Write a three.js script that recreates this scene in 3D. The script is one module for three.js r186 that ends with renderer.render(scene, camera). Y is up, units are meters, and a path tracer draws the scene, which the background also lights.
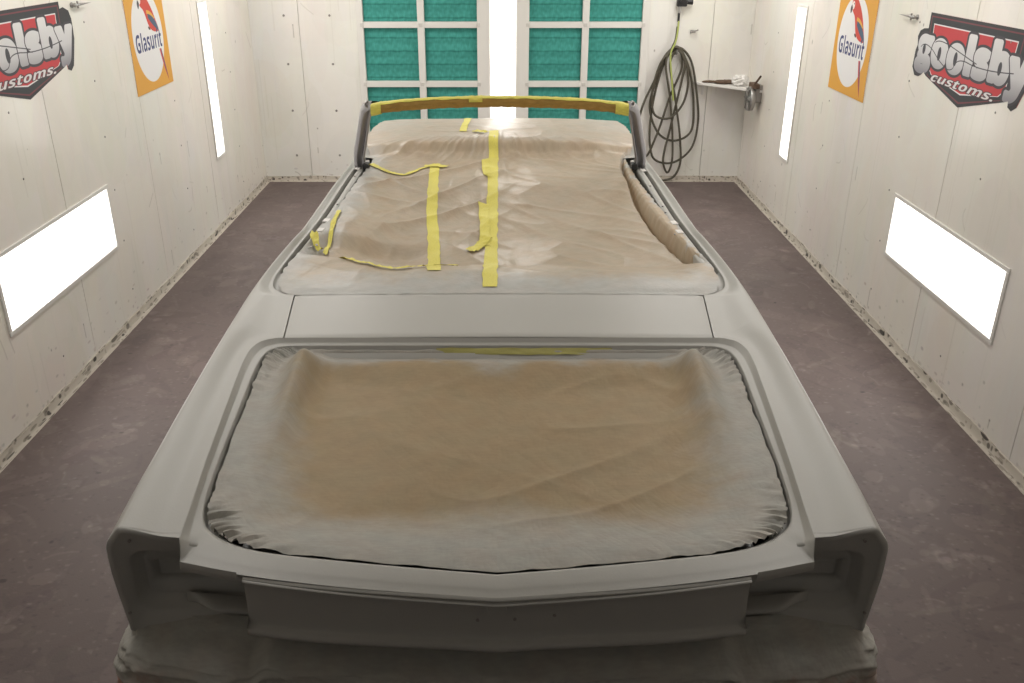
import * as THREE from 'three';
import { RectAreaLightUniformsLib } from 'three/addons/lights/RectAreaLightUniformsLib.js';
import { RoundedBoxGeometry } from 'three/addons/geometries/RoundedBoxGeometry.js';
import { mergeGeometries } from 'three/addons/utils/BufferGeometryUtils.js';
import { createNoise2D } from 'simplex-noise';

// ------------------------------------------------------------------ camera, light, exposure
const scene = new THREE.Scene();
scene.background = new THREE.Color(0.10, 0.10, 0.097);          // the dim workshop beyond the open booth doors, behind the camera
const camera = new THREE.PerspectiveCamera(41.68, 1024 / 683, 0.05, 60);
camera.position.set(0, 2.2, 0);
camera.rotation.x = THREE.MathUtils.degToRad(-24.59);
camera.setViewOffset(1024, 683, 10, 0, 1024, 683);                // the photograph's optical centre lies 10 pixels left of its middle
const renderer = new THREE.WebGLRenderer({ antialias: true });
renderer.toneMapping = THREE.LinearToneMapping;
renderer.toneMappingExposure = 1.17;
renderer.shadowMap.enabled = true;
RectAreaLightUniformsLib.init();
const LAMP = { ceiling: 6.0, far: 12.0, low: 6.0, strip: 9.0, centre: 8.0 };  // radiance of each kind of tube fitting
const LAMP_COLOR = new THREE.Color(1.0, 0.975, 0.94);

// ------------------------------------------------------------------ helpers
function rng(seed) { let a = seed; return () => { a = (a + 0x6d2b79f5) | 0; let t = Math.imul(a ^ (a >>> 15), 1 | a); t = (t + Math.imul(t ^ (t >>> 7), 61 | t)) ^ t; return ((t ^ (t >>> 14)) >>> 0) / 4294967296; }; }
const noise = createNoise2D(rng(11)), noiseB = createNoise2D(rng(29));
const fbm = (x, y, n = noise) => n(x, y) * 0.55 + n(x * 2.1, y * 2.1) * 0.28 + n(x * 4.3, y * 4.3) * 0.17;
const ridge = (x, y, n = noise) => 1 - Math.abs(n(x, y)) * 2;
const clamp = (v, a = 0, b = 1) => Math.min(b, Math.max(a, v));
const lerp = (a, b, t) => a + (b - a) * t;
const smooth = (a, b, v) => { const t = clamp((v - a) / (b - a)); return t * t * (3 - 2 * t); };
function table(rows) {                                             // smooth interpolation through [position, value] rows
  const r = [...rows].sort((a, b) => a[0] - b[0]);
  return (p) => {
    if (p <= r[0][0]) return r[0][1];
    if (p >= r[r.length - 1][0]) return r[r.length - 1][1];
    let i = 0; while (r[i + 1][0] < p) i++;
    const [x1, y1] = r[i], [x2, y2] = r[i + 1], [x0, y0] = r[Math.max(0, i - 1)], [x3, y3] = r[Math.min(r.length - 1, i + 2)];
    const t = (p - x1) / (x2 - x1), h = x2 - x1;
    const s1 = (y2 - y1) / h, sa = i > 0 ? (y1 - y0) / (x1 - x0) : s1, sb = i + 2 < r.length ? (y3 - y2) / (x3 - x2) : s1;
    const lim = (a, b) => (a * b <= 0 ? 0 : 2 * a * b / (a + b));
    const m1 = i > 0 ? lim(sa, s1) : s1, m2 = i + 2 < r.length ? lim(s1, sb) : s1;
    const t2 = t * t, t3 = t2 * t;
    return (2 * t3 - 3 * t2 + 1) * y1 + (t3 - 2 * t2 + t) * h * m1 + (-2 * t3 + 3 * t2) * y2 + (t3 - t2) * h * m2;
  };
}
function keyCurve(points, kinks = []) {                            // curve whose parameter runs 0..points-1, with corners at the kinks
  const cuts = [0, ...kinks, points.length - 1], segs = [];
  for (let i = 0; i + 1 < cuts.length; i++) segs.push({ a: cuts[i], b: cuts[i + 1], c: new THREE.CatmullRomCurve3(points.slice(cuts[i], cuts[i + 1] + 1).map(([x, z]) => new THREE.Vector3(x, 0, z)), false, 'centripetal') });
  return (t) => { const s = segs.find((q) => t <= q.b) ?? segs[segs.length - 1]; const p = s.c.getPoint(clamp((t - s.a) / (s.b - s.a))); return [p.x, p.z]; };
}
function grid(nu, nv, fn, { color, uv } = {}) {                    // a surface of nu x nv cells through fn(u, v)
  const pos = [], uvs = [], col = [], idx = [];
  for (let j = 0; j <= nv; j++) for (let i = 0; i <= nu; i++) {
    const u = i / nu, v = j / nv, p = fn(u, v);
    pos.push(p[0], p[1], p[2]);
    if (uv) uvs.push(...uv(p, u, v)); else uvs.push(p[0], p[2] + p[1]);
    if (color) col.push(...color(p, u, v));
  }
  for (let j = 0; j < nv; j++) for (let i = 0; i < nu; i++) {
    const a = j * (nu + 1) + i, b = a + 1, c = a + nu + 1, d = c + 1;
    idx.push(a, b, d, a, d, c);
  }
  const g = new THREE.BufferGeometry();
  g.setAttribute('position', new THREE.Float32BufferAttribute(pos, 3));
  g.setAttribute('uv', new THREE.Float32BufferAttribute(uvs, 2));
  if (color) g.setAttribute('color', new THREE.Float32BufferAttribute(col, 3));
  g.setIndex(idx); g.computeVertexNormals();
  return g;
}
const rings = (list, closed = false) => {                          // skin over rings of equal length
  const n = list[0].length;
  return grid(closed ? n : n - 1, list.length - 1, (u, v) => list[Math.round(v * (list.length - 1))][Math.round(u * (closed ? n : n - 1)) % n]);
};
function tube(points, radius, seg = 80, sides = 8, closed = false) {
  return new THREE.TubeGeometry(new THREE.CatmullRomCurve3(points.map((p) => new THREE.Vector3(...p)), closed, 'centripetal'), seg, radius, sides, closed);
}
function boxGeo(x0, x1, y0, y1, z0, z1, r = 0) {
  const w = x1 - x0, h = y1 - y0, d = z1 - z0;
  const g = r ? new RoundedBoxGeometry(w, h, d, 2, r) : new THREE.BoxGeometry(w, h, d);
  return g.translate((x0 + x1) / 2, (y0 + y1) / 2, (z0 + z1) / 2);
}
const flat = (g) => (g.index ? g.toNonIndexed() : g);
const merge = (list) => mergeGeometries(list.map((g) => { const q = flat(g); for (const k of Object.keys(q.attributes)) if (!['position', 'normal', 'uv'].includes(k)) q.deleteAttribute(k); return q; }));
const taken = {};
function numbered(name) { const k = taken[name] = (taken[name] ?? -1) + 1; return k ? name + '_' + String(k).padStart(3, '0') : name; }
function mesh(name, geometry, material, parent) {
  const m = new THREE.Mesh(geometry, material); m.name = parent ? name : numbered(name);
  m.castShadow = m.receiveShadow = true; (parent ?? scene).add(m); return m;
}
function group(name, position = [0, 0, 0], turn = 0) { const g = new THREE.Group(); g.name = numbered(name); g.position.set(...position); g.rotation.y = turn; scene.add(g); return g; }
function tag(o, label, category, grp) { Object.assign(o.userData, { label, category }); if (grp) o.userData.group = grp; return o; }
function structure(o, label, category) { Object.assign(o.userData, { kind: 'structure', label, category }); return o; }

// ------------------------------------------------------------------ textures and materials
function canvas(w, h, draw) {
  const c = document.createElement('canvas'); c.width = w; c.height = h; draw(c.getContext('2d'), w, h);
  const t = new THREE.CanvasTexture(c); t.colorSpace = THREE.SRGBColorSpace; t.wrapS = t.wrapT = THREE.RepeatWrapping; t.anisotropy = 8; return t;
}
function field(size, fn, srgb = true) {                            // tiling texture from fn(x, y) in 0..1, fn gives [r, g, b] in 0..255
  const d = new Uint8Array(size * size * 4);
  for (let y = 0; y < size; y++) for (let x = 0; x < size; x++) { const c = fn(x / size, y / size), k = (y * size + x) * 4; d[k] = clamp(c[0], 0, 255); d[k + 1] = clamp(c[1], 0, 255); d[k + 2] = clamp(c[2], 0, 255); d[k + 3] = 255; }
  const t = new THREE.DataTexture(d, size, size); t.wrapS = t.wrapT = THREE.RepeatWrapping; t.magFilter = THREE.LinearFilter; t.minFilter = THREE.LinearMipmapLinearFilter; t.generateMipmaps = true; t.anisotropy = 8;
  if (srgb) t.colorSpace = THREE.SRGBColorSpace; t.needsUpdate = true; return t;
}
const DS = THREE.DoubleSide;
const rough = (r, g, b, roughness, extra = {}) => new THREE.MeshStandardMaterial({ color: new THREE.Color().setRGB(r, g, b), roughness, side: DS, ...extra });

// a wall's enamel: off-white paint with specks, runs, scuffs and a splashed foot
const WALL_LEN = 10.4, WALL_H = 2.8;
function wallPaint(seed, base, foot = 1, len = WALL_LEN) {
  return canvas(Math.round(len * 190), Math.round(WALL_H * 190), (c, w, h) => {
    const r = rng(seed), s = 190;
    c.fillStyle = base; c.fillRect(0, 0, w, h);
    for (let i = 0; i < 900; i++) { c.fillStyle = `rgba(${r() < 0.5 ? '205,198,186' : '243,240,232'},${0.02 + r() * 0.05})`; c.beginPath(); c.ellipse(r() * w, r() * h, 10 + r() * 50, 20 + r() * 90, 0, 0, 7); c.fill(); }
    for (let i = 0; i < 200; i++) { const x = r() * w, y = r() * h, l = 20 + r() * 130; c.fillStyle = `rgba(150,140,125,${0.03 + r() * 0.07})`; c.fillRect(x, y, 0.7 + r() * 1.6, l); }
    for (let i = 0; i < 75; i++) { const x = r() * w, y = r() * h, q = 0.4 + r() * r() * 1.7; c.fillStyle = `rgba(78,72,64,${0.25 + r() * 0.5})`; c.beginPath(); c.ellipse(x, y, q, q * (0.8 + r()), 0, 0, 7); c.fill(); if (r() < 0.35) { c.fillStyle = 'rgba(90,80,70,0.35)'; c.fillRect(x - 0.6, y, 1.2, 6 + r() * 16); } }
    for (let i = 0; i < 70; i++) { const x = r() * w, y = r() * h; c.strokeStyle = `rgba(130,120,108,${0.15 + r() * 0.25})`; c.lineWidth = 0.6 + r(); c.beginPath(); c.moveTo(x, y); c.quadraticCurveTo(x + 10 - 20 * r(), y + 10 * r(), x + 24 - 48 * r(), y + 30 * r()); c.stroke(); }
    for (let i = 0; i < 240 * foot; i++) { const x = r() * w, y = h - Math.pow(r(), 3.5) * 0.26 * s - 0.06 * s; c.fillStyle = `rgba(${90 + r() * 40},${82 + r() * 36},${72 + r() * 30},${0.06 + r() * 0.22})`; c.beginPath(); c.ellipse(x, y, 0.6 + r() * 3, 0.5 + r() * 1.3, 0, 0, 7); c.fill(); }
  });
}
function wallMaterial(seed, base = 'rgb(232,226,218)') { const map = wallPaint(seed, base); map.repeat.set(1 / WALL_LEN, 1 / WALL_H); return new THREE.MeshPhysicalMaterial({ map, roughness: 0.5, clearcoat: 0.3, clearcoatRoughness: 0.16 }); }
const wallMatL = wallMaterial(5), wallMatR = wallMaterial(8), wallMatB = wallMaterial(21, 'rgb(232,230,224)');
const M = {
  backing: rough(0.36, 0.34, 0.31, 0.8),
  frame: rough(0.74, 0.72, 0.68, 0.4),
  trim: rough(0.62, 0.60, 0.56, 0.5),
  rivet: rough(0.30, 0.28, 0.26, 0.5, { metalness: 0.4 }),
  ceiling: rough(0.78, 0.76, 0.72, 0.5),
  steel: rough(0.42, 0.41, 0.40, 0.35, { metalness: 0.9 }),
  dark: rough(0.03, 0.03, 0.03, 0.6),
  black: rough(0.015, 0.015, 0.016, 0.4),
  rubber: rough(0.02, 0.02, 0.02, 0.75),
  rust: rough(0.12, 0.075, 0.05, 0.8),
  hose: rough(0.075, 0.066, 0.045, 0.55),
  lead: rough(0.40, 0.46, 0.13, 0.5),
  white: rough(0.75, 0.73, 0.70, 0.6),
  greyPillar: rough(0.31, 0.30, 0.31, 0.45),
};
const grain = field(512, (x, y) => { const v = 128 + 42 * noise(x * 90, y * 90) + 40 * noiseB(x * 210, y * 210); return [v, v, v]; }, false);
M.primer = new THREE.MeshPhysicalMaterial({ color: new THREE.Color().setRGB(0.40, 0.392, 0.365), roughness: 0.46, side: DS, bumpMap: grain, bumpScale: 0.00025, clearcoat: 0.12, clearcoatRoughness: 0.35 });
const fibre = field(1024, (x, y) => { const v = 240 + 5 * noise(x * 20, y * 90) + 5 * noiseB(x * 300, y * 260) + 5 * noise(x * 9, y * 16), q = 2.5 * noiseB(x * 7, y * 7); return [v + q, v - q * 0.4, v - q]; });
const crinkle = field(1024, (x, y) => { const t = Math.PI * 2, a = Math.cos(x * t), b = Math.sin(x * t), e = Math.cos(y * t), f = Math.sin(y * t); const n = ridge(a * 2 + e * 1.3 + 3, b * 2 + f * 1.7) * 0.5 + ridge(a * 4.5 + f * 3.5, b * 4 + e * 3.2, noiseB) * 0.3 + noise(x * 60, y * 18) * 0.2; const v = 128 + 70 * n; return [v, v, v]; }, false);
M.sheet = new THREE.MeshPhysicalMaterial({ vertexColors: true, map: fibre, bumpMap: crinkle, bumpScale: 0.0022, roughness: 0.6, clearcoat: 0.24, clearcoatRoughness: 0.3, side: DS });
M.paper = new THREE.MeshPhysicalMaterial({ vertexColors: true, map: fibre, bumpMap: crinkle, bumpScale: 0.0025, roughness: 0.7, clearcoat: 0.08, clearcoatRoughness: 0.4, side: DS });
const tapeCrepe = field(256, (x, y) => { const v = 238 + 14 * noise(x * 20, y * 160); return [v, v, v * 0.98]; });
M.tape = rough(0.82, 0.74, 0.15, 0.6, { map: tapeCrepe });
M.sprayedTape = rough(0.42, 0.39, 0.13, 0.65, { map: tapeCrepe });
M.wrapPaper = rough(0.42, 0.25, 0.055, 0.65, { map: fibre });
const KRAFT = [0.36, 0.268, 0.152], FILMED = [0.47, 0.365, 0.245], OVERSPRAY = [0.405, 0.39, 0.352];     // bare paper, paper under cloudy film, dried primer
const mixColor = (a, b, t) => a.map((v, i) => lerp(v, b[i], clamp(t)));

// ------------------------------------------------------------------ the booth: floor, ceiling, walls
const HW = 2.27, BACK = -8.54, FRONT = 1.4, TOP = 2.75;
{
  const floorMap = canvas(2048, 2048, (c, w, h) => {
    const r = rng(3);
    c.fillStyle = 'rgb(98,85,82)'; c.fillRect(0, 0, w, h);
    for (let i = 0; i < 9000; i++) { c.fillStyle = `rgba(${r() < 0.5 ? '68,57,57' : '142,129,122'},${0.05 + r() * 0.15})`; c.beginPath(); c.ellipse(r() * w, r() * h, 3 + r() * r() * 40, 2 + r() * r() * 20, r() * 3, 0, 7); c.fill(); }
    for (let i = 0; i < 90000; i++) { c.fillStyle = `rgba(${r() < 0.55 ? '64,54,54' : '150,138,132'},${0.06 + r() * 0.3})`; c.fillRect(r() * w, r() * h, 0.8 + r() * 3.4, 0.8 + r() * 2.0); }
    for (let i = 0; i < 900; i++) { const x = r() * w, y = r() * h, a = r() * 6.3, l = 4 + r() * 14; c.strokeStyle = `rgba(172,160,153,${0.05 + r() * 0.16})`; c.lineWidth = 0.6 + r() * 2.2; c.beginPath(); c.moveTo(x, y); c.quadraticCurveTo(x + l * Math.cos(a), y + l * Math.sin(a), x + 1.6 * l * Math.cos(a + 0.5 * r()), y + 1.6 * l * Math.sin(a + 0.5 * r())); c.stroke(); }
    for (let i = 0; i < 260; i++) { const x = r() * w, y = r() * h; for (let k = 0; k < 10; k++) { c.fillStyle = `rgba(176,164,158,${0.04 + r() * 0.12})`; c.beginPath(); c.ellipse(x + 30 * (r() - 0.5), y + 24 * (r() - 0.5), 1 + r() * 9, 1 + r() * 4, r() * 3, 0, 7); c.fill(); } }
    for (let i = 0; i < 160; i++) { c.fillStyle = `rgba(38,32,32,${0.3 + r() * 0.5})`; c.beginPath(); c.ellipse(r() * w, r() * h, 1 + r() * 2.2, 0.8 + r() * 1.6, 0, 0, 7); c.fill(); }
  });
  floorMap.repeat.set(1 / 10, 1 / 10);
  const g = boxGeo(-HW - 0.3, HW + 0.3, -0.12, 0, BACK - 0.3, FRONT + 2.5), p = g.attributes.position;
  for (let i = 0; i < p.count; i++) g.attributes.uv.setXY(i, p.getX(i) + 2.6, p.getZ(i) + 9);
  structure(mesh('floor', g, new THREE.MeshStandardMaterial({ map: floorMap, roughness: 0.62, bumpMap: grain, bumpScale: 0.0006 })), 'worn purple grey concrete floor of the paint booth', 'floor');
  structure(mesh('ceiling', boxGeo(-HW - 0.3, HW + 0.3, TOP, TOP + 0.1, BACK - 0.3, FRONT + 0.1), M.ceiling), 'white ceiling of the paint booth', 'ceiling');
}
const LOW = { z0: -5.035, z1: -3.79 };                              // the low light openings, either wall
function sideWall(side) {                                           // side -1 left, 1 right
  const w = group(side < 0 ? 'wall_left' : 'wall_right');
  structure(w, side < 0 ? 'white enamelled steel panel wall with red shield decal, left of the car' : 'white enamelled steel panel wall with red shield decal, right of the car', 'wall');
  const lowY = side < 0 ? [0.515, 0.86] : [0.475, 0.81], slim = side < 0 ? { z0: -7.31, z1: -7.11, y0: 0.56, y1: 1.71 } : { z0: -7.295, z1: -7.085, y0: 0.54, y1: 1.675 };
  const seams = [BACK, -6.95, -5.74, -4.54, -3.43, -2.2, -1.0, 0.2, FRONT];
  const mat = side < 0 ? wallMatL : wallMatR, gap = 0.0025;
  mesh('backing', boxGeo(Math.min(side * 2.40, side * 2.5), Math.max(side * 2.40, side * 2.5), 0, TOP, BACK, FRONT), M.backing, w);
  for (const [a, b] of [[BACK, FRONT]]) mesh('backing', boxGeo(Math.min(side * 2.287, side * 2.291), Math.max(side * 2.287, side * 2.291), 0, 0.4, a, b), M.backing, w);
  for (let i = 0; i + 1 < seams.length; i++) {
    const za = seams[i] + gap, zb = seams[i + 1] - gap;             // za far, zb near
    const S = side < 0 ? (z) => -z : (z) => z;                      // the panel's own left to right
    const pts = [[za, 0], [zb, 0]], push = (z, y) => pts.push([z, y]);
    if (zb > LOW.z0 && zb < LOW.z1) { push(zb, lowY[0]); push(LOW.z0, lowY[0]); push(LOW.z0, lowY[1]); push(zb, lowY[1]); }
    push(zb, TOP); push(za, TOP);
    if (za > LOW.z0 && za < LOW.z1) { push(za, lowY[1]); push(LOW.z1, lowY[1]); push(LOW.z1, lowY[0]); push(za, lowY[0]); }
    const shape = new THREE.Shape(pts.map(([z, y]) => new THREE.Vector2(S(z), y)));
    if (za < slim.z0 && zb > slim.z1) shape.holes.push(new THREE.Path([[slim.z0, slim.y0], [slim.z0, slim.y1], [slim.z1, slim.y1], [slim.z1, slim.y0]].map(([z, y]) => new THREE.Vector2(S(z), y))));
    const g = new THREE.ExtrudeGeometry(shape, { depth: 0.02, bevelEnabled: false });
    if (side < 0) g.rotateY(Math.PI / 2).translate(-2.29, 0, 0); else g.rotateY(-Math.PI / 2).translate(2.29, 0, 0);
    mesh('panel', g, mat, w);
  }
  const rv = [];
  for (const z of [-7.75, -6.35, -5.15, -4.19, -2.85, -1.6]) for (let y = 0.2; y < TOP; y += 0.31) { if (z > LOW.z0 && z < LOW.z1 && y > 0.4 && y < 0.95) continue; rv.push(new THREE.SphereGeometry(0.006, 6, 4).scale(0.5, 1, 1).translate(side * 2.269, y, z)); }
  mesh('rivets', merge(rv), M.rivet, w).userData.kind = 'stuff';
  return { lowY, slim };
}
const openL = sideWall(-1), openR = sideWall(1);
{
  const w = structure(group('wall_back'), 'white panel wall at the far end beside the filter doors', 'wall');
  mesh('backing', boxGeo(-2.5, 2.5, 0, TOP, BACK - 0.22, BACK - 0.12), M.backing, w);
  const seams = [-HW, -1.75, -1.31, -1.27];
  const panel = (x0, x1, y0 = 0, y1 = TOP) => { const g = new THREE.ExtrudeGeometry(new THREE.Shape([[x0, y0], [x1, y0], [x1, y1], [x0, y1]].map(([a, b]) => new THREE.Vector2(a, b))), { depth: 0.12, bevelEnabled: false }).translate(0, 0, BACK - 0.12); mesh('panel', g, wallMatB, w); };
  panel(-HW - 0.02, -1.832); panel(-1.828, -1.31); panel(1.33, 1.90); panel(1.904, HW + 0.02);
  const rv = [];
  for (const x of [-1.96, -1.55]) for (let y = 0.15; y < TOP; y += 0.42) rv.push(new THREE.SphereGeometry(0.011, 6, 4).scale(1, 1, 0.5).translate(x, y + 0.1, BACK + 0.002));
  mesh('rivets', merge(rv), M.rivet, w).userData.kind = 'stuff';
  const f = structure(group('wall_front'), 'booth entrance wall with its doorway standing open', 'wall');
  mesh('panel', boxGeo(-2.5, -1.75, 0, TOP, FRONT, FRONT + 0.1), M.ceiling, f); mesh('panel', boxGeo(1.75, 2.5, 0, TOP, FRONT, FRONT + 0.1), M.ceiling, f); mesh('lintel', boxGeo(-1.75, 1.75, 2.6, TOP, FRONT, FRONT + 0.1), M.ceiling, f);
}
// the dirty angle strip along the foot of each wall
function skirt(name, label, x0, z0, x1, z1, seed) {
  const len = Math.hypot(x1 - x0, z1 - z0), r = rng(seed);
  const map = canvas(2048, 64, (c, w, h) => {
    c.fillStyle = 'rgb(184,175,162)'; c.fillRect(0, 0, w, h);
    for (let i = 0; i < 900; i++) { c.fillStyle = `rgba(${r() < 0.6 ? '70,62,54' : '196,188,172'},${0.1 + r() * 0.4})`; c.beginPath(); c.ellipse(r() * w, r() * h, 1 + r() * 7, 1 + r() * 5, 0, 0, 7); c.fill(); }
    for (let i = 0; i < 150; i++) { c.fillStyle = `rgba(44,38,33,${0.4 + r() * 0.5})`; c.beginPath(); c.ellipse(r() * w, (0.25 + r() * 0.75) * h, 1 + r() * r() * 9, 1.5 + r() * 6, 0, 0, 7); c.fill(); }
  });
  const prof = [[0, 0.05], [0.004, 0.052], [0.009, 0.048], [0.011, 0.014], [0.026, 0.008], [0.032, 0]];
  const n = Math.round(len * 14), dx = (x1 - x0) / len, dz = (z1 - z0) / len;
  const g = grid(n, prof.length - 1, (u, v) => { const [o, y] = prof[Math.round(v * (prof.length - 1))], s = u * len, wob = 0.004 * noise(s * 3, seed) * (y > 0 ? 1 : 0); return [x0 + dx * s + (-dz) * (o + Math.abs(wob)), y * (1 + 0.12 * noise(s * 1.7, seed + 4)), z0 + dz * s + dx * (o + Math.abs(wob))]; }, { uv: (p, u, v) => [u, v] });
  structure(mesh(name, g, new THREE.MeshStandardMaterial({ map, roughness: 0.7, side: DS })), label, 'baseboard');
}
skirt('baseboard_left', 'grimy metal strip along the foot of the wall left of the car', -HW, FRONT, -HW, BACK, 31);
skirt('baseboard_right', 'grimy metal strip along the foot of the wall right of the car', HW, BACK, HW, FRONT, 32);
skirt('baseboard_back', 'grimy strip along the foot of the far wall', -HW, BACK, HW, BACK, 33);

// ------------------------------------------------------------------ filter doors in the far wall
const filterMap = field(512, (x, y) => { const band = Math.sin((y + 0.006 * noise(x * 5, 2)) * Math.PI * 2 * 4.0); const line = Math.max(0, band) ** 14; const n = 8 * noise(x * 60, y * 5) + 9 * noise(x * 9, y * 9) + 7 * noiseB(x * 160, y * 160); const v = n - 26 * line; return [62 + v * 0.8, 146 + v, 136 + v]; });
const filterMat = new THREE.MeshStandardMaterial({ map: filterMap, roughness: 0.9, side: DS });
function filterDoor(name, label, sgn) {
  const d = structure(group(name), label, 'door');
  const cols = sgn < 0 ? [[-1.25, -0.762], [-0.700, -0.225]] : [[0.245, 0.724], [0.785, 1.262]];
  const x0 = sgn < 0 ? -1.31 : 0.128, x1 = sgn < 0 ? -0.11 : 1.33, F = BACK + 0.0;
  const rows = [[-0.03 + 0.09, 0.345], [0.385, 0.885], [0.939, 1.404], [1.457, 1.925], [1.977, 2.45]];
  const bars = [], bar = (a, b, c, e, name2) => mesh(name2, boxGeo(a, b, c, e, F - 0.06, F + 0.012, 0.004), M.frame, d);
  bar(x0, cols[0][0], 0.0, TOP, 'stile'); bar(cols[0][1], cols[1][0], 0.06, 2.45, 'mullion'); bar(cols[1][1], x1, 0.0, TOP, 'stile');
  for (let i = 0; i <= rows.length; i++) { const lo = i ? rows[i - 1][1] : 0, hi = i < rows.length ? rows[i][0] : TOP; for (const [a, b] of cols) bar(a, b, lo, hi, 'rail'); }
  for (const [a, b] of cols) rows.forEach(([lo, hi], i) => {
    const g = grid(18, 40, (u, v) => [lerp(a + 0.001, b - 0.001, u), lerp(lo + 0.001, hi - 0.001, v), F - 0.028 + 0.014 * Math.sin(u * Math.PI) * Math.sin(v * Math.PI) + 0.003 * Math.sin(v * Math.PI * 8) + 0.003 * noise(u * 3 + i, v * 4 + a)], { uv: (p, u, v) => [u, v] });
    mesh('filter_pad', g, filterMat, d);
    mesh('filter_back', boxGeo(a, b, lo, hi, F - 0.11, F - 0.1), M.backing, d);
  });
  for (const x of [cols[0][0] - 0.012, (cols[0][1] + cols[1][0]) / 2, cols[1][1] + 0.012]) for (let i = 0; i + 1 < rows.length; i++) mesh('clip', boxGeo(x - 0.016, x + 0.016, (rows[i][1] + rows[i + 1][0]) / 2 - 0.016, (rows[i][1] + rows[i + 1][0]) / 2 + 0.016, F + 0.010, F + 0.018, 0.003), M.trim, d);
}
filterDoor('door_1', 'white door with green filter pads in a grid, on the side away from the hose', -1);
filterDoor('door_2', 'white door with green filter pads in a grid, beside the coiled hose', 1);

// ------------------------------------------------------------------ light fittings
const glow = (k) => new THREE.MeshStandardMaterial({ color: 0xffffff, emissive: LAMP_COLOR, emissiveIntensity: k, roughness: 0.5, side: DS });
const glowMat = glow(1.35);
// fitting built facing +z about its centre: w wide, h tall; its face lies `deep` behind z = 0
function fitting(name, label, category, grp, w, h, deep, position, rot, radiance, tubes = 0) {
  const o = group(name, position); o.rotation.set(...rot); tag(o, label, category, grp);
  const t = 0.022, hw = w / 2, hh = h / 2;
  for (const [a, b, c, e] of [[-hw - t, hw + t, hh, hh + t], [-hw - t, hw + t, -hh - t, -hh], [-hw - t, -hw, -hh, hh], [hw, hw + t, -hh, hh]]) mesh('frame', boxGeo(a, b, c, e, 0.0005, 0.008, 0.003), M.frame, o);
  mesh('housing', merge([boxGeo(-hw, hw, hh - 0.001, hh + 0.004, -deep - 0.02, 0), boxGeo(-hw, hw, -hh - 0.004, -hh + 0.001, -deep - 0.02, 0), boxGeo(-hw - 0.004, -hw + 0.001, -hh, hh, -deep - 0.02, 0), boxGeo(hw - 0.001, hw + 0.004, -hh, hh, -deep - 0.02, 0), boxGeo(-hw, hw, -hh, hh, -deep - 0.03, -deep - 0.02)]), M.white, o);
  mesh('diffuser', boxGeo(-hw + 0.002, hw - 0.002, -hh + 0.002, hh - 0.002, -deep - 0.012, -deep, 0.003), glowMat, o);
  const l = new THREE.RectAreaLight(LAMP_COLOR, radiance, w - 0.02, h - 0.02); l.name = 'tube_light'; l.position.set(0, 0, -deep + 0.004); l.rotation.y = Math.PI; o.add(l);
  return o;
}
const L90 = [0, Math.PI / 2, 0], R90 = [0, -Math.PI / 2, 0];
const lowW = LOW.z1 - LOW.z0, lowC = (LOW.z0 + LOW.z1) / 2;
fitting('wall_light', 'wide low light panel under the shield decal on the wall left of the car', 'light panel', 'low wall lights', lowW - 0.004, 0.341, 0.07, [-HW, (openL.lowY[0] + openL.lowY[1]) / 2, lowC], L90, LAMP.low);
fitting('wall_light', 'wide low light panel under the shield decal on the wall right of the car', 'light panel', 'low wall lights', lowW - 0.004, 0.331, 0.07, [HW, (openR.lowY[0] + openR.lowY[1]) / 2, lowC], R90, LAMP.low);
for (const [o, x, rot, lab] of [[openL, -HW, L90, 'left of the car'], [openR, HW, R90, 'right of the car']]) fitting('strip_light', 'tall slim wall light between poster and far corner, ' + lab, 'light', 'tall wall strip lights', o.slim.z1 - o.slim.z0 - 0.004, o.slim.y1 - o.slim.y0 - 0.004, 0.03, [x, (o.slim.y0 + o.slim.y1) / 2, (o.slim.z0 + o.slim.z1) / 2], rot, LAMP.strip);
fitting('door_light', 'tall bright white light between the two green filter doors', 'light', null, 0.232, 2.3, 0.03, [0.009, 1.5, BACK], [0, 0, 0], LAMP.centre);
mesh('sill_plate', boxGeo(-0.11, 0.128, 0, 0.325, BACK - 0.1, BACK), M.frame); tag(scene.children.at(-1), 'white kick plate under the tall light between the filter doors', 'plate');
for (const x of [-1.5, 1.5]) for (const [z, over] of [[-2.7, 'trunk'], [-4.9, 'cockpit'], [-7.2, 'hood']]) fitting('ceiling_light', 'white framed ceiling light above the ' + over + ', ' + (x < 0 ? 'left' : 'right') + ' side of the car', 'light', 'ceiling lights', 0.45, 1.25, 0.01, [x, TOP - 0.05, z], [Math.PI / 2, 0, 0], over === 'hood' ? LAMP.far : LAMP.ceiling);

// ------------------------------------------------------------------ the car (built about its own centre line; z is the booth's, moved by CZ)
const CX = -0.012, CZ = -4.1;
const car = tag(group('convertible_car', [CX, 0, CZ]), 'light grey primed convertible car body without trunk lid, masked for painting', 'car');
const local = (g) => g.translate(0, 0, -CZ);
const part = (name, g, m, parent = car) => mesh(name, local(g), m, parent);
const mirror = (g) => { const q = g.clone().scale(-1, 1, 1); if (q.index) { const a = q.index.array; for (let i = 0; i < a.length; i += 3) { const t = a[i]; a[i] = a[i + 1]; a[i + 1] = t; } } q.computeVertexNormals(); return q; };

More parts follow.
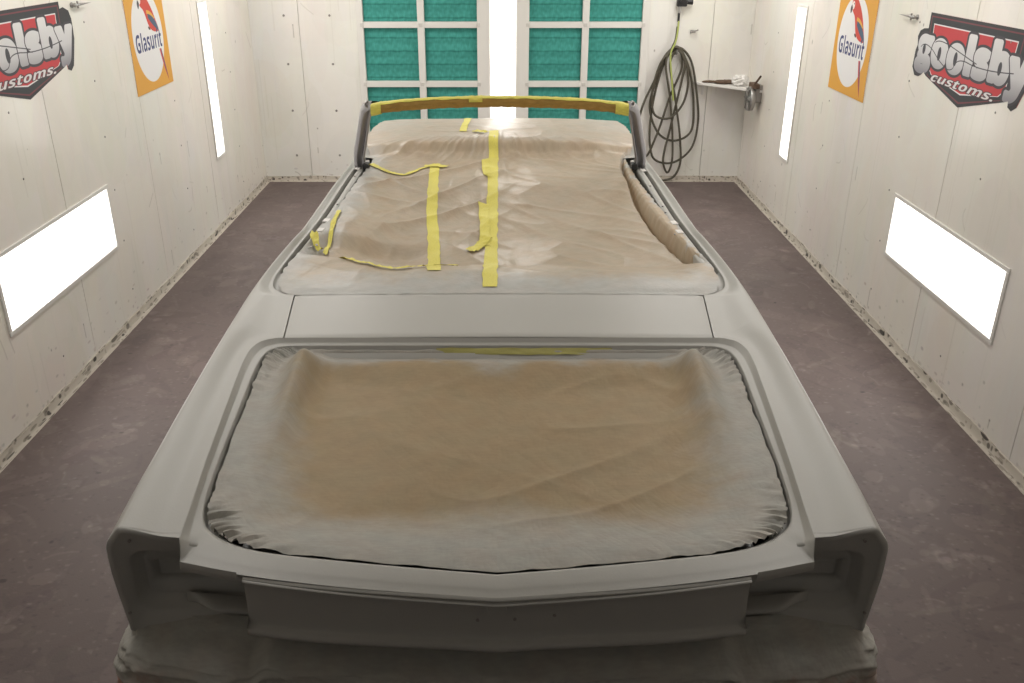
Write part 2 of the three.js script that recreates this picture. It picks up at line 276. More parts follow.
const creaseX = table([[-1.81, 0.926], [-2.0, 0.940], [-2.2, 0.950], [-2.44, 0.958], [-2.8, 0.962], [-3.18, 0.960], [-3.53, 0.946], [-3.85, 0.926], [-4.05, 0.914], [-4.4, 0.912], [-4.8, 0.908], [-5.2, 0.895], [-5.5, 0.885], [-6.0, 0.88], [-6.4, 0.865], [-6.62, 0.84]]);
const creaseY = table([[-1.81, 0.871], [-2.15, 0.877], [-2.44, 0.886], [-2.8, 0.903], [-3.18, 0.922], [-3.53, 0.936], [-3.85, 0.94], [-4.05, 0.936], [-4.4, 0.932], [-5.2, 0.933], [-6.0, 0.94], [-6.35, 0.90], [-6.62, 0.84]]);
const innerY = table([[-1.6, 0.846], [-1.8, 0.851], [-2.4, 0.866], [-2.9, 0.887], [-3.26, 0.907], [-3.5, 0.916], [-4.2, 0.918], [-5.5, 0.924], [-6.1, 0.93], [-6.62, 0.85]]);
const flangeDrop = table([[-1.6, 0.024], [-2.2, 0.026], [-2.7, 0.022], [-2.91, 0.017]]);
const flangeY = (z) => (z > -1.80 ? lerp(0.8262, 0.818, clamp((z + 1.80) / 0.16)) : innerY(z) - flangeDrop(z));

// quarter panels: from the trunk and cockpit edges out over the fender crease and down the side
const quarterKeys = [
  [0.777, -1.795, -1.81], [0.79, -1.92, -1.92], [0.815, -2.15, -2.15], [0.85, -2.55, -2.55], [0.862, -2.74, -2.74], [0.858, -2.82, -2.84], [0.835, -2.875, -2.92], [0.79, -2.90, -2.98], [0.765, -2.903, -3.02],
  [0.80, -3.262, -3.22], [0.85, -3.28, -3.28], [0.892, -3.325, -3.34], [0.912, -3.40, -3.42], [0.914, -3.52, -3.54], [0.904, -3.78, -3.79], [0.881, -4.22, -4.22], [0.874, -4.60, -4.60], [0.868, -5.06, -5.06], [0.852, -5.46, -5.48]];
const qCurve = keyCurve(quarterKeys.map(([x, z]) => [x, z]), [8, 9]);
const qZ = (t) => { const i = Math.min(Math.floor(t), quarterKeys.length - 2); return lerp(quarterKeys[i][2], quarterKeys[i + 1][2], t - i); };
const wheelZ = [-2.72, -5.66], archY = (z) => { let y = 0.30; for (const w of wheelZ) { const d = Math.abs(z - w); if (d < 0.41) y = Math.max(y, 0.30 + 0.40 * Math.sqrt(1 - (d / 0.41) ** 2)); } return y; };
const sideProfile = [[0.004, -0.0015], [0.008, -0.006], [0.019, -0.024], [0.030, -0.042], [0.0335, -0.06], [0.0335, -0.13], [0.029, -0.2], [0.02, -0.3], [0.0, -0.42], [-0.03, -0.6]];
function sideRow(z) {                                              // the body side below the crease at one station
  const cx = creaseX(z), cy = creaseY(z), floorY = archY(z), grow = lerp(1.25, 1, clamp((-1.81 - z) / 0.5));
  return sideProfile.map(([o, dy]) => [cx + o * grow, Math.max(cy + dy, Math.min(floorY, cy - 0.05)), z]);
}
function topRow(ix, iz, oz) {
  const cx = creaseX(oz), cy = creaseY(oz), iy = innerY(iz), row = [], n = 14;
  for (let k = 0; k <= n; k++) { const t = k / n, e = 1 - smooth(0, 0.75, 1 - t); row.push([lerp(ix, cx, t), lerp(iy, cy, t < 1 ? e * 0.9 + t * 0.1 : 1), lerp(iz, oz, t)]); }
  return row;
}
{
  const rows = [], N = 260;
  for (let i = 0; i <= N; i++) { const t = i / N * (quarterKeys.length - 1), [ix, iz] = qCurve(t), oz = qZ(t); rows.push([...topRow(ix, iz, oz), ...sideRow(oz)]); }
  const g = rings(rows);
  part('quarter_panel', g, M.primer); part('quarter_panel', mirror(g.clone().translate(0, 0, CZ)), M.primer);
  // front fenders, hood and nose, mostly under the film
  const fr = [];
  for (let i = 0; i <= 60; i++) { const z = lerp(-5.484, -6.62, i / 60), ix = 0.6; fr.push([...topRow(ix, z, z).map(([x, y, zz]) => [x, y, zz]), ...sideRow(z)]); }
  const f = rings(fr); part('front_fender', f, M.primer); part('front_fender', mirror(f.clone().translate(0, 0, CZ)), M.primer);
  part('hood', grid(20, 20, (u, v) => [lerp(-0.605, 0.605, u), 0.955 + 0.03 * Math.sin(u * Math.PI) - 0.10 * v * v, lerp(-5.6, -6.62, v)]), M.primer);
  part('nose', grid(24, 10, (u, v) => { const x = lerp(-0.85, 0.85, u); return [x, lerp(0.85, 0.36, v), -6.60 - 0.09 * (1 - (x / 0.87) ** 2) - 0.05 * Math.sin(v * Math.PI)]; }), M.primer);
}
// deck panel between trunk and cockpit, a hair's gap from the quarters
const deckY = (u, z) => innerY(z) + 0.006 * (1 - u * u);
part('deck_panel', grid(60, 24, (u, v) => { const s = u * 2 - 1, hx = lerp(0.765, 0.80, v) - 0.0035, e = v, z = lerp(-2.9045, -3.2635, v); return [s * hx, deckY(s, z) - 0.004 * smooth(0.03, 0, e) - 0.002 * smooth(0.985, 1, Math.abs(s)), z]; }), M.primer);

for (const s of [1, -1]) part('seam_return', grid(6, 10, (u, v) => { const z = lerp(-2.905, -3.263, v), k = Math.abs(u * 2 - 1); return [s * (lerp(0.752, 0.778, u) + 0.035 * v), innerY(z) - 0.002 - 0.022 * smooth(0.9, 0.5, k), z]; }), M.primer);
// trunk opening: step, flange, rain gutter
const trunkOuter = [[0, -2.905], [0.40, -2.9045], [0.70, -2.904], [0.765, -2.903], [0.79, -2.90], [0.835, -2.875], [0.858, -2.82], [0.862, -2.74], [0.85, -2.55], [0.815, -2.15], [0.79, -1.92], [0.777, -1.795], [0.768, -1.752], [0.62, -1.712], [0.36, -1.668], [0, -1.632]];
const trunkGutter = [[0, -2.878], [0.40, -2.877], [0.68, -2.875], [0.735, -2.873], [0.765, -2.866], [0.80, -2.842], [0.816, -2.79], [0.82, -2.70], [0.813, -2.53], [0.789, -2.12], [0.768, -1.95], [0.742, -1.882], [0.69, -1.832], [0.60, -1.79], [0.36, -1.748], [0, -1.702]];
const oC = keyCurve(trunkOuter, [3, 11, 12]), gC = keyCurve(trunkGutter);
const TN = 200, K = trunkOuter.length - 1;
const halfLoop = (c) => { const a = []; for (let i = 0; i <= TN; i++) a.push(c(i / TN * K)); return a; };
const fullLoop = (c) => { const a = halfLoop(c); return [...a, ...a.slice(1, -1).reverse().map(([x, z]) => [-x, z])]; };
const O = fullLoop(oC), G = fullLoop(gC);
const inset = (loop, d, ctr = [0, -2.3]) => loop.map(([x, z], i) => { const p = loop[(i + 1) % loop.length], q = loop[(i - 1 + loop.length) % loop.length]; let nx = -(p[1] - q[1]), nz = p[0] - q[0]; const l = Math.hypot(nx, nz) || 1; nx /= l; nz /= l; if (nx * (ctr[0] - x) + nz * (ctr[1] - z) < 0) { nx = -nx; nz = -nz; } return [x + nx * d, z + nz * d]; });
{
  const isRear = (z) => smooth(-1.796, -1.762, z);
  const topAt = (z) => lerp(innerY(z), flangeY(z) - 0.014, isRear(z));
  const list = [
    O.map(([x, z]) => [x, topAt(z) - 0.0005, z]),
    inset(O, 0.003).map(([x, z], i) => [x, topAt(O[i][1]) - 0.003, z]),
    O.map(([x, z], i) => { const [gx, gz] = G[i], t = 0.30; return [lerp(x, gx, t), flangeY(z) + lerp(0.002, -0.0095, isRear(z)), lerp(z, gz, t)]; }),
    O.map(([x, z], i) => { const [gx, gz] = G[i], t = 0.42; return [lerp(x, gx, t), flangeY(z) - 0.007 * isRear(z), lerp(z, gz, t)]; }),
    O.map(([x, z], i) => { const [gx, gz] = G[i], t = 0.88; return [lerp(x, gx, t), flangeY(z) - 0.001, lerp(z, gz, t)]; }),
    G.map(([x, z], i) => [x, flangeY(O[i][1]) - 0.004, z]),
    inset(G, 0.004).map(([x, z], i) => [x, flangeY(O[i][1]) - 0.03, z]),
    inset(G, 0.016).map(([x, z], i) => [x, flangeY(O[i][1]) - 0.032, z]),
    inset(G, 0.019).map(([x, z], i) => [x, flangeY(O[i][1]) - 0.03, z]),
    inset(G, 0.021).map(([x, z], i) => [x, flangeY(O[i][1]) - 0.022, z]),
    inset(G, 0.04).map(([x, z], i) => [x, flangeY(O[i][1]) - 0.05, z]),
  ];
  part('trunk_flange', rings(list, true), M.primer);
}

// cockpit rim: window slot and inner trim along the sides
{
  const q0 = 9, pts = []; for (let i = 0; i <= 180; i++) { const [x, z] = qCurve(lerp(q0 + 0.0001, quarterKeys.length - 1, i / 180)); pts.push([x, z]); }
  const nIn = pts.map(([x, z], i) => { const p = pts[Math.min(i + 1, pts.length - 1)], q = pts[Math.max(i - 1, 0)]; let nx = p[1] - q[1], nz = -(p[0] - q[0]); const l = Math.hypot(nx, nz) || 1; nx /= l; nz /= l; if (nx > 0 && i > 40) { nx = -nx; nz = -nz; } if (nx * (0 - x) + nz * (-4.3 - z) < 0) { nx = -nx; nz = -nz; } return [nx, nz]; });
  const ring = (d, dy, slot = 0) => pts.map(([x, z], i) => { const s = smooth(-3.5, -3.62, z); return [x + nIn[i][0] * d, innerY(z) + (slot ? lerp(-0.012, dy, s) : dy), z + nIn[i][1] * d]; });
  const g = rings([ring(0, -0.001), ring(0.003, -0.004), ring(0.005, -0.09, 1), ring(0.019, -0.09, 1), ring(0.022, -0.006, 1), ring(0.027, -0.001, 1), ring(0.05, 0.0, 1), ring(0.058, -0.012), ring(0.06, -0.30)]);
  part('side_trim', g.clone(), M.primer); part('side_trim', mirror(g), M.primer);
  // latch plates and screws left in the trim
  const r = rng(77);
  for (const [s, z] of [[1, -4.02], [1, -4.16], [-1, -4.05], [-1, -4.2], [1, -5.2], [-1, -5.25]]) part('latch_plate', new RoundedBoxGeometry(0.03, 0.006, 0.05, 2, 0.002).rotateY(s * 0.1).translate(s * 0.84, 0.924, z), M.white);
  for (let i = 0; i < 16; i++) { const s = i % 2 ? 1 : -1, z = lerp(-3.6, -5.4, r()); part('screw', new THREE.CylinderGeometry(0.006, 0.006, 0.004, 8).translate(s * lerp(0.815, 0.845, r()), innerY(z) + 0.002, z), M.rivet); }
}

// tail: light buckets, centre panel, lower edge
const tailZ = (x) => table([[0, -1.632], [0.36, -1.668], [0.62, -1.712], [0.768, -1.752]])(Math.abs(x));
{
  const c0 = [0.80, 0.715];
  const tip = topRow(0.777, -1.795, -1.81).reverse().map(([x, y]) => [x, y]), flank = sideRow(-1.81).map(([x, y]) => [x, y]).filter(([, y]) => y > 0.57);
  const outer = [...tip, [0.774, 0.826], [0.735, 0.818], [0.65, 0.805], [0.60, 0.80], [0.595, 0.72], [0.595, 0.55], [0.75, 0.545], [0.88, 0.545], ...[...flank].reverse().slice(0, 1).map(([x]) => [x, 0.55]), ...flank.reverse()];
  const rect = (x0, x1, y0, y1, r) => { const a = []; for (const [cx, cy, s] of [[x1 - r, y1 - r, 0], [x0 + r, y1 - r, 1], [x0 + r, y0 + r, 2], [x1 - r, y0 + r, 3]]) for (let k = 0; k <= 5; k++) { const t = (s + k / 5) * Math.PI / 2; a.push([cx + r * Math.cos(t), cy + r * Math.sin(t)]); } return a; };
  const hit = (poly, a) => { const dx = Math.cos(a), dy = Math.sin(a); let best = 0; for (let i = 0; i < poly.length; i++) { const [x1, y1] = poly[i], [x2, y2] = poly[(i + 1) % poly.length], ex = x2 - x1, ey = y2 - y1, den = dx * ey - dy * ex; if (Math.abs(den) < 1e-9) continue; const t = ((x1 - c0[0]) * ey - (y1 - c0[1]) * ex) / den, u = ((x1 - c0[0]) * dy - (y1 - c0[1]) * dx) / den; if (u >= -1e-6 && u <= 1 + 1e-6 && t > best) best = t; } return best; };
  const NA = 180, loopAt = (poly, z, shrink = 0) => { const a = []; for (let i = 0; i < NA; i++) { const t = i / NA * Math.PI * 2, rr = hit(poly, t) - shrink; a.push([c0[0] + rr * Math.cos(t), c0[1] + rr * Math.sin(t), z]); } return a; };
  const shell = rect(0.62, 0.925, 0.605, 0.80, 0.045), bezel = rect(0.635, 0.905, 0.635, 0.775, 0.03), lamp = rect(0.675, 0.878, 0.678, 0.738, 0.006);
  const g = rings([loopAt(outer, -1.815, -0.001), loopAt(outer, -1.803, 0.001), loopAt(outer, -1.801, 0.016), loopAt(outer, -1.806, 0.02), loopAt(shell, -1.812), loopAt(shell, -1.822, 0.006), loopAt(bezel, -1.850), loopAt(bezel, -1.846, 0.008), loopAt(bezel, -1.852, 0.014), loopAt(lamp, -1.856, -0.004), loopAt(lamp, -1.872, 0.001), loopAt(lamp, -1.876, 0.004), loopAt(rect(0.70, 0.86, 0.70, 0.715, 0.004), -1.874), loopAt(rect(0.79, 0.81, 0.71, 0.72, 0.002), -1.874)], true);
  // the pressed ridge under the lamp opening
  const rg = grid(30, 10, (u, v) => { const x = lerp(0.60, 0.80, u), a = v * Math.PI; return [x, lerp(0.618, 0.640, u) + 0.016 * Math.cos(a), -1.83 + 0.045 * Math.sin(a) * (1 - smooth(0.55, 1, u))]; });
  for (const s of [1, -1]) {
    const t = part('tail_light_bucket', s > 0 ? g.clone() : mirror(g), M.primer);
    part('ridge', s > 0 ? rg.clone() : mirror(rg), M.primer, t);
    for (const [x, y] of [[0.905, 0.835], [0.942, 0.61]]) part('screw', new THREE.CylinderGeometry(0.0045, 0.0045, 0.003, 10).rotateX(Math.PI / 2).translate(s * x, y, -1.8025), M.rivet, t);
  }
  // centre panel swept across the shallow V of the tail
  const prof = [[0.8035, 0.0], [0.800, 0.006], [0.796, 0.008], [0.793, 0.003], [0.791, 0.012], [0.786, 0.013], [0.782, 0.008], [0.779, 0.0], [0.75, -0.001], [0.70, -0.001], [0.683, 0.0], [0.678, 0.006], [0.674, 0.018], [0.664, 0.022], [0.655, 0.018], [0.650, 0.0], [0.646, -0.03], [0.60, -0.06], [0.5, -0.08]];
  const pz = (x) => { const u = 0.012; return (tailZ(x - u) + tailZ(x) + tailZ(x + u)) / 3; };
  const panel = grid(110, prof.length - 1, (u, v) => { const x = lerp(-0.605, 0.605, u), k = Math.round(v * (prof.length - 1)), [y, o] = prof[k]; return [x, y - (k > 2 ? 0.012 * smooth(0.05, 0.605, Math.abs(x)) * (k > 9 ? 1.3 : -0.5) : 0), pz(x) + o]; });
  const pn = part('tail_panel', panel, M.primer);
  const lipDepth = grid(60, 3, (u, v) => { const [x, z] = oC(lerp(13, 11.02, u)); return [x, lerp(0.8125, 0.788, v) - 0.002 * v, z + 0.004 * Math.sin(v * 3)]; });
  part('tail_lip', lipDepth.clone(), M.primer, pn); part('tail_lip', mirror(lipDepth), M.primer, pn);
  for (const s of [1, -1]) part('panel_end', grid(1, prof.length - 1, (u, v) => { const [y, o] = prof[Math.round(v * (prof.length - 1))]; return [s * 0.605, y, lerp(pz(0.605) + o, -1.87, u)]; }), M.primer, pn);
  part('lock_boss', new THREE.CylinderGeometry(0.022, 0.024, 0.008, 24).rotateX(Math.PI / 2).translate(0, 0.768, -1.634), M.primer, pn);
  for (const [x, y] of [[-0.045, 0.735], [0.042, 0.738], [0.135, 0.742]]) part('screw', new THREE.CylinderGeometry(0.0045, 0.0045, 0.004, 8).rotateX(Math.PI / 2).translate(x, y, pz(x) - 0.0005), M.rivet, pn);
}
// floor pan and wheels carry it
part('floor_pan', new RoundedBoxGeometry(1.6, 0.16, 4.6, 2, 0.04).translate(0, 0.40, -4.15), M.primer);
{
  const tyre = new THREE.LatheGeometry([[0.19, -0.09], [0.25, -0.105], [0.315, -0.10], [0.336, -0.08], [0.34, 0], [0.336, 0.08], [0.315, 0.10], [0.25, 0.105], [0.19, 0.09]].map(([a, b]) => new THREE.Vector2(a, b)), 40).rotateZ(Math.PI / 2);
  const hub = new THREE.LatheGeometry([[0.0, 0.06], [0.06, 0.065], [0.08, 0.04], [0.16, 0.03], [0.19, 0.085], [0.195, 0.088], [0.195, -0.08]].map(([a, b]) => new THREE.Vector2(a, b)), 32).rotateZ(-Math.PI / 2);
  for (const s of [1, -1]) for (const z of wheelZ) { const w = part('wheel', tyre.clone().translate(s * 0.79, 0.342, z), M.rubber); part('hub', (s > 0 ? hub.clone() : hub.clone().rotateY(Math.PI)).translate(s * 0.79, 0.342, z), M.steel, w); part('axle', new THREE.CylinderGeometry(0.035, 0.035, 0.5, 12).rotateZ(Math.PI / 2).translate(s * 0.55, 0.342, z), M.dark, w); }
}

// windshield frame: bare posts, header wrapped in paper and tape
{
  const path = new THREE.CatmullRomCurve3([[0.832, 0.93, -5.30], [0.826, 1.0, -5.25], [0.80, 1.09, -5.18], [0.772, 1.18, -5.10], [0.733, 1.29, -4.96], [0.702, 1.345, -4.85], [0.672, 1.366, -4.79], [0.65, 1.372, -4.77]].map((p) => new THREE.Vector3(...p)));
  const sec = [[-1, -0.7], [-0.8, -1], [0, -1.0], [0.8, -1], [1, -0.7], [1, 0.3], [0.75, 0.5], [0.7, 1], [0.35, 1], [0.3, 0.55], [-0.45, 0.55], [-0.5, 1], [-0.85, 1], [-1, 0.7]];
  const N = 40, post = [];
  for (let i = 0; i <= N; i++) {
    const p = path.getPoint(i / N), t = path.getTangent(i / N), side = new THREE.Vector3(1, 0, 0.15).addScaledVector(t, -new THREE.Vector3(1, 0, 0.15).dot(t)).normalize(), out = new THREE.Vector3().crossVectors(t, side).normalize();
    if (out.z < 0) out.negate();
    const w = lerp(0.034, 0.024, i / N), d = lerp(0.03, 0.022, i / N);
    const r = sec.map(([a, b]) => p.clone().addScaledVector(side, a * w).addScaledVector(out, b * d)); post.push([...r, r[0]].map((v) => [v.x, v.y, v.z]));
  }
  const g = rings(post);
  const f = part('windshield_post', g.clone(), M.greyPillar), f2 = part('windshield_post', mirror(g), M.greyPillar);
  for (const [s, o] of [[1, f], [-1, f2]]) {
    part('post_channel', tube(Array.from({ length: 9 }, (_, i) => { const p = path.getPoint(i / 8 * 0.97); return [s * (p.x - 0.026), p.y, p.z + 0.022]; }), 0.008, 40, 6), M.black, o);
    part('post_cap', new THREE.TorusGeometry(0.013, 0.006, 8, 16).rotateY(0.4).translate(s * 0.69, 1.378, -4.775), M.steel, o);
    part('hinge_bracket', new RoundedBoxGeometry(0.036, 0.035, 0.07, 2, 0.008).translate(s * 0.79, 0.938, -5.25), M.dark, o);
  }
  const bow = (x) => { const t = Math.abs(x) / 0.67; return [1.386 - 0.020 * t * t - 0.012 * t ** 6, -4.80 + 0.05 * t * t]; };
  const loft = (x0, x1, a0, a1, rx, ry, n = 120, wob = 0, m = 22, k = 0) => grid(n, m, (u, v) => { const x = lerp(x0, x1, u), [y, z] = bow(x); let lo = a0, hi = a1; if (k) { lo += k * noise(x * 9, 4); hi += k * noise(x * 11, 8); } const a = lerp(lo, hi, v), sq = 1 / Math.pow(Math.abs(Math.cos(a)) ** 4 + Math.abs(Math.sin(a)) ** 4, 0.25), q = 1 + wob * noise(x * 14 + 3, a * 1.2) + wob * 0.6 * noiseB(x * 40, a * 2); return [x, y + Math.sin(a) * ry * sq * q, z + Math.cos(a) * rx * sq * q]; });
  const bar = part('windshield_header', loft(-0.67, 0.67, 0, Math.PI * 2, 0.026, 0.021), M.greyPillar);
  part('paper_wrap', loft(-0.648, 0.648, 0, Math.PI * 2, 0.032, 0.0255, 200, 0.09), M.wrapPaper, bar);
  const tp = part('tape_wrap', loft(-0.64, 0.64, Math.PI * 0.22, Math.PI * 0.95, 0.0345, 0.0285, 200, 0.05, 12, 0.10), M.tape, bar);
  part('tape_wrap', loft(-0.668, -0.615, 0, Math.PI * 2, 0.036, 0.030, 12, 0.05), M.tape, bar); part('tape_wrap', loft(0.60, 0.668, 0, Math.PI * 2, 0.037, 0.031, 12, 0.06), M.tape, bar);
  part('tape_wrap', loft(-0.16, -0.09, Math.PI * 0.05, Math.PI * 1.0, 0.036, 0.03, 12, 0.05), M.tape, bar);
}

// ------------------------------------------------------------------ masking over the cockpit and hood
const coverMid = table([[-6.56, 0.80], [-6.5, 0.93], [-6.45, 0.985], [-6.3, 1.012], [-6.0, 1.03], [-5.66, 1.022], [-5.6, 1.008], [-5.535, 0.952], [-5.45, 0.922], [-5.25, 0.912], [-5.0, 0.91], [-4.5, 0.87], [-4.0, 0.846], [-3.75, 0.852], [-3.6, 0.89], [-3.48, 0.912], [-3.36, 0.917], [-3.262, 0.914]]);
const edgeR = table([[-6.56, 0.785], [-6.42, 0.80], [-6.3, 0.815], [-6.1, 0.842], [-5.8, 0.86], [-5.62, 0.83], [-5.45, 0.77], [-5.0, 0.772], [-4.73, 0.788], [-4.4, 0.812], [-4.1, 0.842], [-3.75, 0.874], [-3.5, 0.892], [-3.4, 0.888], [-3.32, 0.868], [-3.285, 0.845], [-3.262, 0.80]]);
const edgeL = table([[-6.56, 0.785], [-6.42, 0.80], [-6.3, 0.815], [-6.1, 0.842], [-5.8, 0.86], [-5.62, 0.83], [-5.4, 0.775], [-4.9, 0.80], [-4.4, 0.822], [-4.1, 0.84], [-3.75, 0.872], [-3.5, 0.892], [-3.4, 0.888], [-3.32, 0.868], [-3.285, 0.845], [-3.262, 0.80]]);
const freeEdge = table([[-5.62, 0.80], [-5.4, 0.735], [-5.05, 0.705], [-4.7, 0.705], [-4.33, 0.728], [-4.0, 0.772], [-3.7, 0.834], [-3.6, 0.87], [-3.5, 0.90]]);   // where the upper layer ends on the right
function coverBase(x, z) {
  const hx = x > 0 ? edgeR(z) : edgeL(z), a = Math.abs(x), d = Math.max(0, hx - a), mid = coverMid(z), hoodY = mid - lerp(0.04, 0.018, smooth(-5.8, -6.3, z)) * (a / 0.86) ** 3;
  if (z < -5.62) return hoodY;
  const hood = smooth(-5.45, -5.62, z), rim = innerY(z) + 0.006;
  let y;
  if (x > 0) {
    const f = freeEdge(z), gap = hx - f, main = mid + 0.02 * smooth(0.3, 0, f - a) * smooth(-3.5, -3.9, z);
    const low = lerp(main - 0.075, rim, smooth(0.0, 0.62, (a - f) / Math.max(gap, 0.01)));
    y = gap < 0.012 ? lerp(main, rim, smooth(0.25, 0, d)) : lerp(main, low, smooth(-0.004, 0.012, a - f) * smooth(-3.52, -3.7, z));
    if (z > -3.75) y = lerp(y, lerp(mid, rim, smooth(0.2, 0, d)), smooth(-3.75, -3.55, z));
  } else {
    y = lerp(rim, mid, smooth(0, 0.42, d));
    y -= 0.045 * smooth(-0.22, -0.45, x) * smooth(-3.70, -3.76, z) * smooth(-4.05, -3.93, z) * smooth(0.0, 0.06, d);     // a pocket where the sheet drops behind the deck
  }
  y = lerp(y, hoodY, hood);
  return lerp(y, innerY(z) + 0.006 * (1 - (x / 0.8) ** 2) + 0.0012, smooth(-3.32, -3.27, z));
}
const fold = (x, y, n = noise, k = 3) => Math.pow(Math.max(0, 1 - 1.5 * Math.abs(n(x, y))), k);
function coverWrinkle(x, z) {
  const left = smooth(0.15, -0.1, x), hx = x > 0 ? edgeR(z) : edgeL(z), d = hx - Math.abs(x), in_ = smooth(0, 0.1, d);
  const deck = smooth(-3.3, -3.65, z), hood = smooth(-5.5, -5.7, z), mid = deck * (1 - hood);
  const r1 = x * 0.8 + z * 0.6, r2 = x * -0.6 + z * 0.8;            // most folds run slantwise
  let w = left * mid * (0.020 * fold(r1 * 1.9 + 2, r2 * 0.5) + 0.010 * fold(r1 * 0.7 - 4, r2 * 1.9, noiseB) + 0.004 * fold(x * 5 + 3, z * 1.4, noise, 2) + 0.008 * noise(x * 1.2, z * 1.0));
  w += (1 - left) * mid * (0.010 * fold(r2 * 1.9 + 5, r1 * 0.55, noiseB) + 0.006 * fold(r2 * 3.1, r1 * 1.1 + 3) + 0.008 * noise(x * 1.1 + 4, z * 0.9));
  w += 0.0012 * fbm(x * 9, z * 6);
  const cowl = Math.exp(-(((z + 5.60) / 0.13) ** 2)), ang = Math.atan2(x + 0.02, -(z + 6.05));
  w += 0.011 * cowl * fold(ang * 7, 3.3, noiseB, 2) * (0.35 + 0.65 * Math.exp(-((x / 0.35) ** 2)));      // pleats where it turns over the cowl
  w += 0.006 * smooth(-4.7, -5.4, z) * (1 - hood) * fold(ang * 4.2 + 1, 1.3, noise, 2);
  w += 0.004 * hood * fold(x * 1.8, z * 2.6 + 4, noiseB);
  return w * (0.2 + 0.8 * in_);
}
const coverY = (x, z) => coverBase(x, z) + coverWrinkle(x, z);
const cover = tag(group('masking_sheet', [CX, 0, CZ]), 'brown paper and clear film masking the cockpit and hood, held with yellow tape', 'masking sheet');
{
  const stations = []; for (let j = 0; j <= 300; j++) stations.push(lerp(-3.259, -6.56, Math.pow(j / 300, 0.96)));
  const g = grid(190, 300, (u, v) => { const z = stations[Math.round(v * 300)], s = u * 2 - 1, x = s > 0 ? s * edgeR(z) : s * edgeL(z); const rag = 0.006 * noise(z * 14, s > 0 ? 3 : 9) * smooth(0.9, 1, Math.abs(s)); return [x + rag, coverY(x, z), z]; }, {
    color: ([x, y, z]) => {                                        // dried primer overspray lies on the paper wherever it borders the bodywork
      const d = (x > 0 ? edgeR(z) : edgeL(z)) - Math.abs(x), n = fbm(x * 4, z * 4) + 0.35 * noiseB(x * 34, z * 34);
      const rear = smooth(0.40, 0.08, -3.268 - z + 0.10 * n + 0.06 * Math.abs(x)), sideSpray = smooth(x > 0 ? 0.02 : 0.20, 0.0, d + 0.05 * n) * (z < -5.6 ? 0.3 : 1), hood = smooth(-5.58, -5.63, z) * (0.55 + 0.16 * n) + smooth(-5.75, -6.1, z) * smooth(0.4, 0.7, Math.abs(x)) * 0.4;
      const film = 0.2 + (x < 0.0 ? 0.14 * fbm(x * 3 + z * 2, z * 3 + 9) : 0.06 * n) - (x > freeEdge(z) && z > -5.4 && z < -3.6 ? 0.2 : 0);
      return mixColor(FILMED, z < -5.5 ? [0.52, 0.47, 0.41] : [0.45, 0.44, 0.41], Math.max(rear, sideSpray, hood, film) + 0.03 * noiseB(x * 90, z * 90));
    },
  });
  const sheet = mesh('paper_sheet', local(g), M.sheet, cover);
  // yellow masking tape lying on the sheet
  const tape = (pts, width, lift = 0.0035, wob = 0.003, crumple = 0) => {
    const c = new THREE.CatmullRomCurve3(pts.map(([x, z]) => new THREE.Vector3(x, 0, z)), false, 'centripetal'), len = c.getLength(), n = Math.max(6, Math.round(len * 70));
    const geo = grid(n, 4, (u, v) => { const p = c.getPointAt(u), t = c.getTangentAt(u), o = (v - 0.5) * width * (1 + 0.1 * noise(u * len * 8, 2)); const x = p.x - t.z * o + wob * noise(u * len * 6, v * 2 + len), z = p.z + t.x * o + (u < 0.02 || u > 0.98 ? 0.006 * noise(v * 7, len * 9) : 0); return [x, coverY(x, z) + lift + crumple * Math.abs(noise(u * len * 22, v * 3)), z]; }, { uv: (p, u, v) => [v * 0.3, u * len * 3] });
    mesh('tape_strip', local(geo), M.tape, cover);
  };
  tape([[-0.392, -5.37], [-0.369, -4.856], [-0.349, -4.476], [-0.316, -4.119], [-0.27, -3.51]], 0.058);
  tape([[-0.45, -5.30], [-0.385, -5.32], [-0.31, -5.275]], 0.05, 0.006, 0.004, 0.01);
  tape([[-0.04, -5.82], [-0.041, -5.198], [-0.039, -4.4], [-0.039, -3.986], [-0.036, -3.32]], 0.060);
  tape([[-0.092, -5.42], [-0.072, -5.04]], 0.045, 0.005, 0.003, 0.008);
  tape([[-0.086, -4.62], [-0.066, -4.03]], 0.05, 0.0055, 0.003, 0.006);
  tape([[-0.055, -4.14], [-0.10, -3.99], [-0.134, -3.88]], 0.045, 0.006, 0.003, 0.012);
  tape([[-0.772, -5.30], [-0.667, -5.15], [-0.558, -5.095], [-0.498, -5.19], [-0.419, -5.315]], 0.03, 0.004, 0.004, 0.006);
  tape([[-0.697, -3.74], [-0.544, -3.60], [-0.414, -3.55], [-0.299, -3.62], [-0.20, -3.66], [-0.182, -3.70]], 0.024, 0.006, 0.004, 0.008);
  tape([[-0.80, -4.34], [-0.79, -4.05], [-0.775, -3.80]], 0.02, 0.006, 0.004, 0.01);
  tape([[-0.852, -3.96], [-0.83, -3.87], [-0.80, -3.81]], 0.034, 0.012, 0.006, 0.03);
  tape([[-0.22, -6.43], [-0.228, -6.15], [-0.239, -5.80]], 0.045);
  tape([[-0.17, -5.80], [-0.085, -5.76]], 0.05, 0.005, 0.004, 0.012);
}
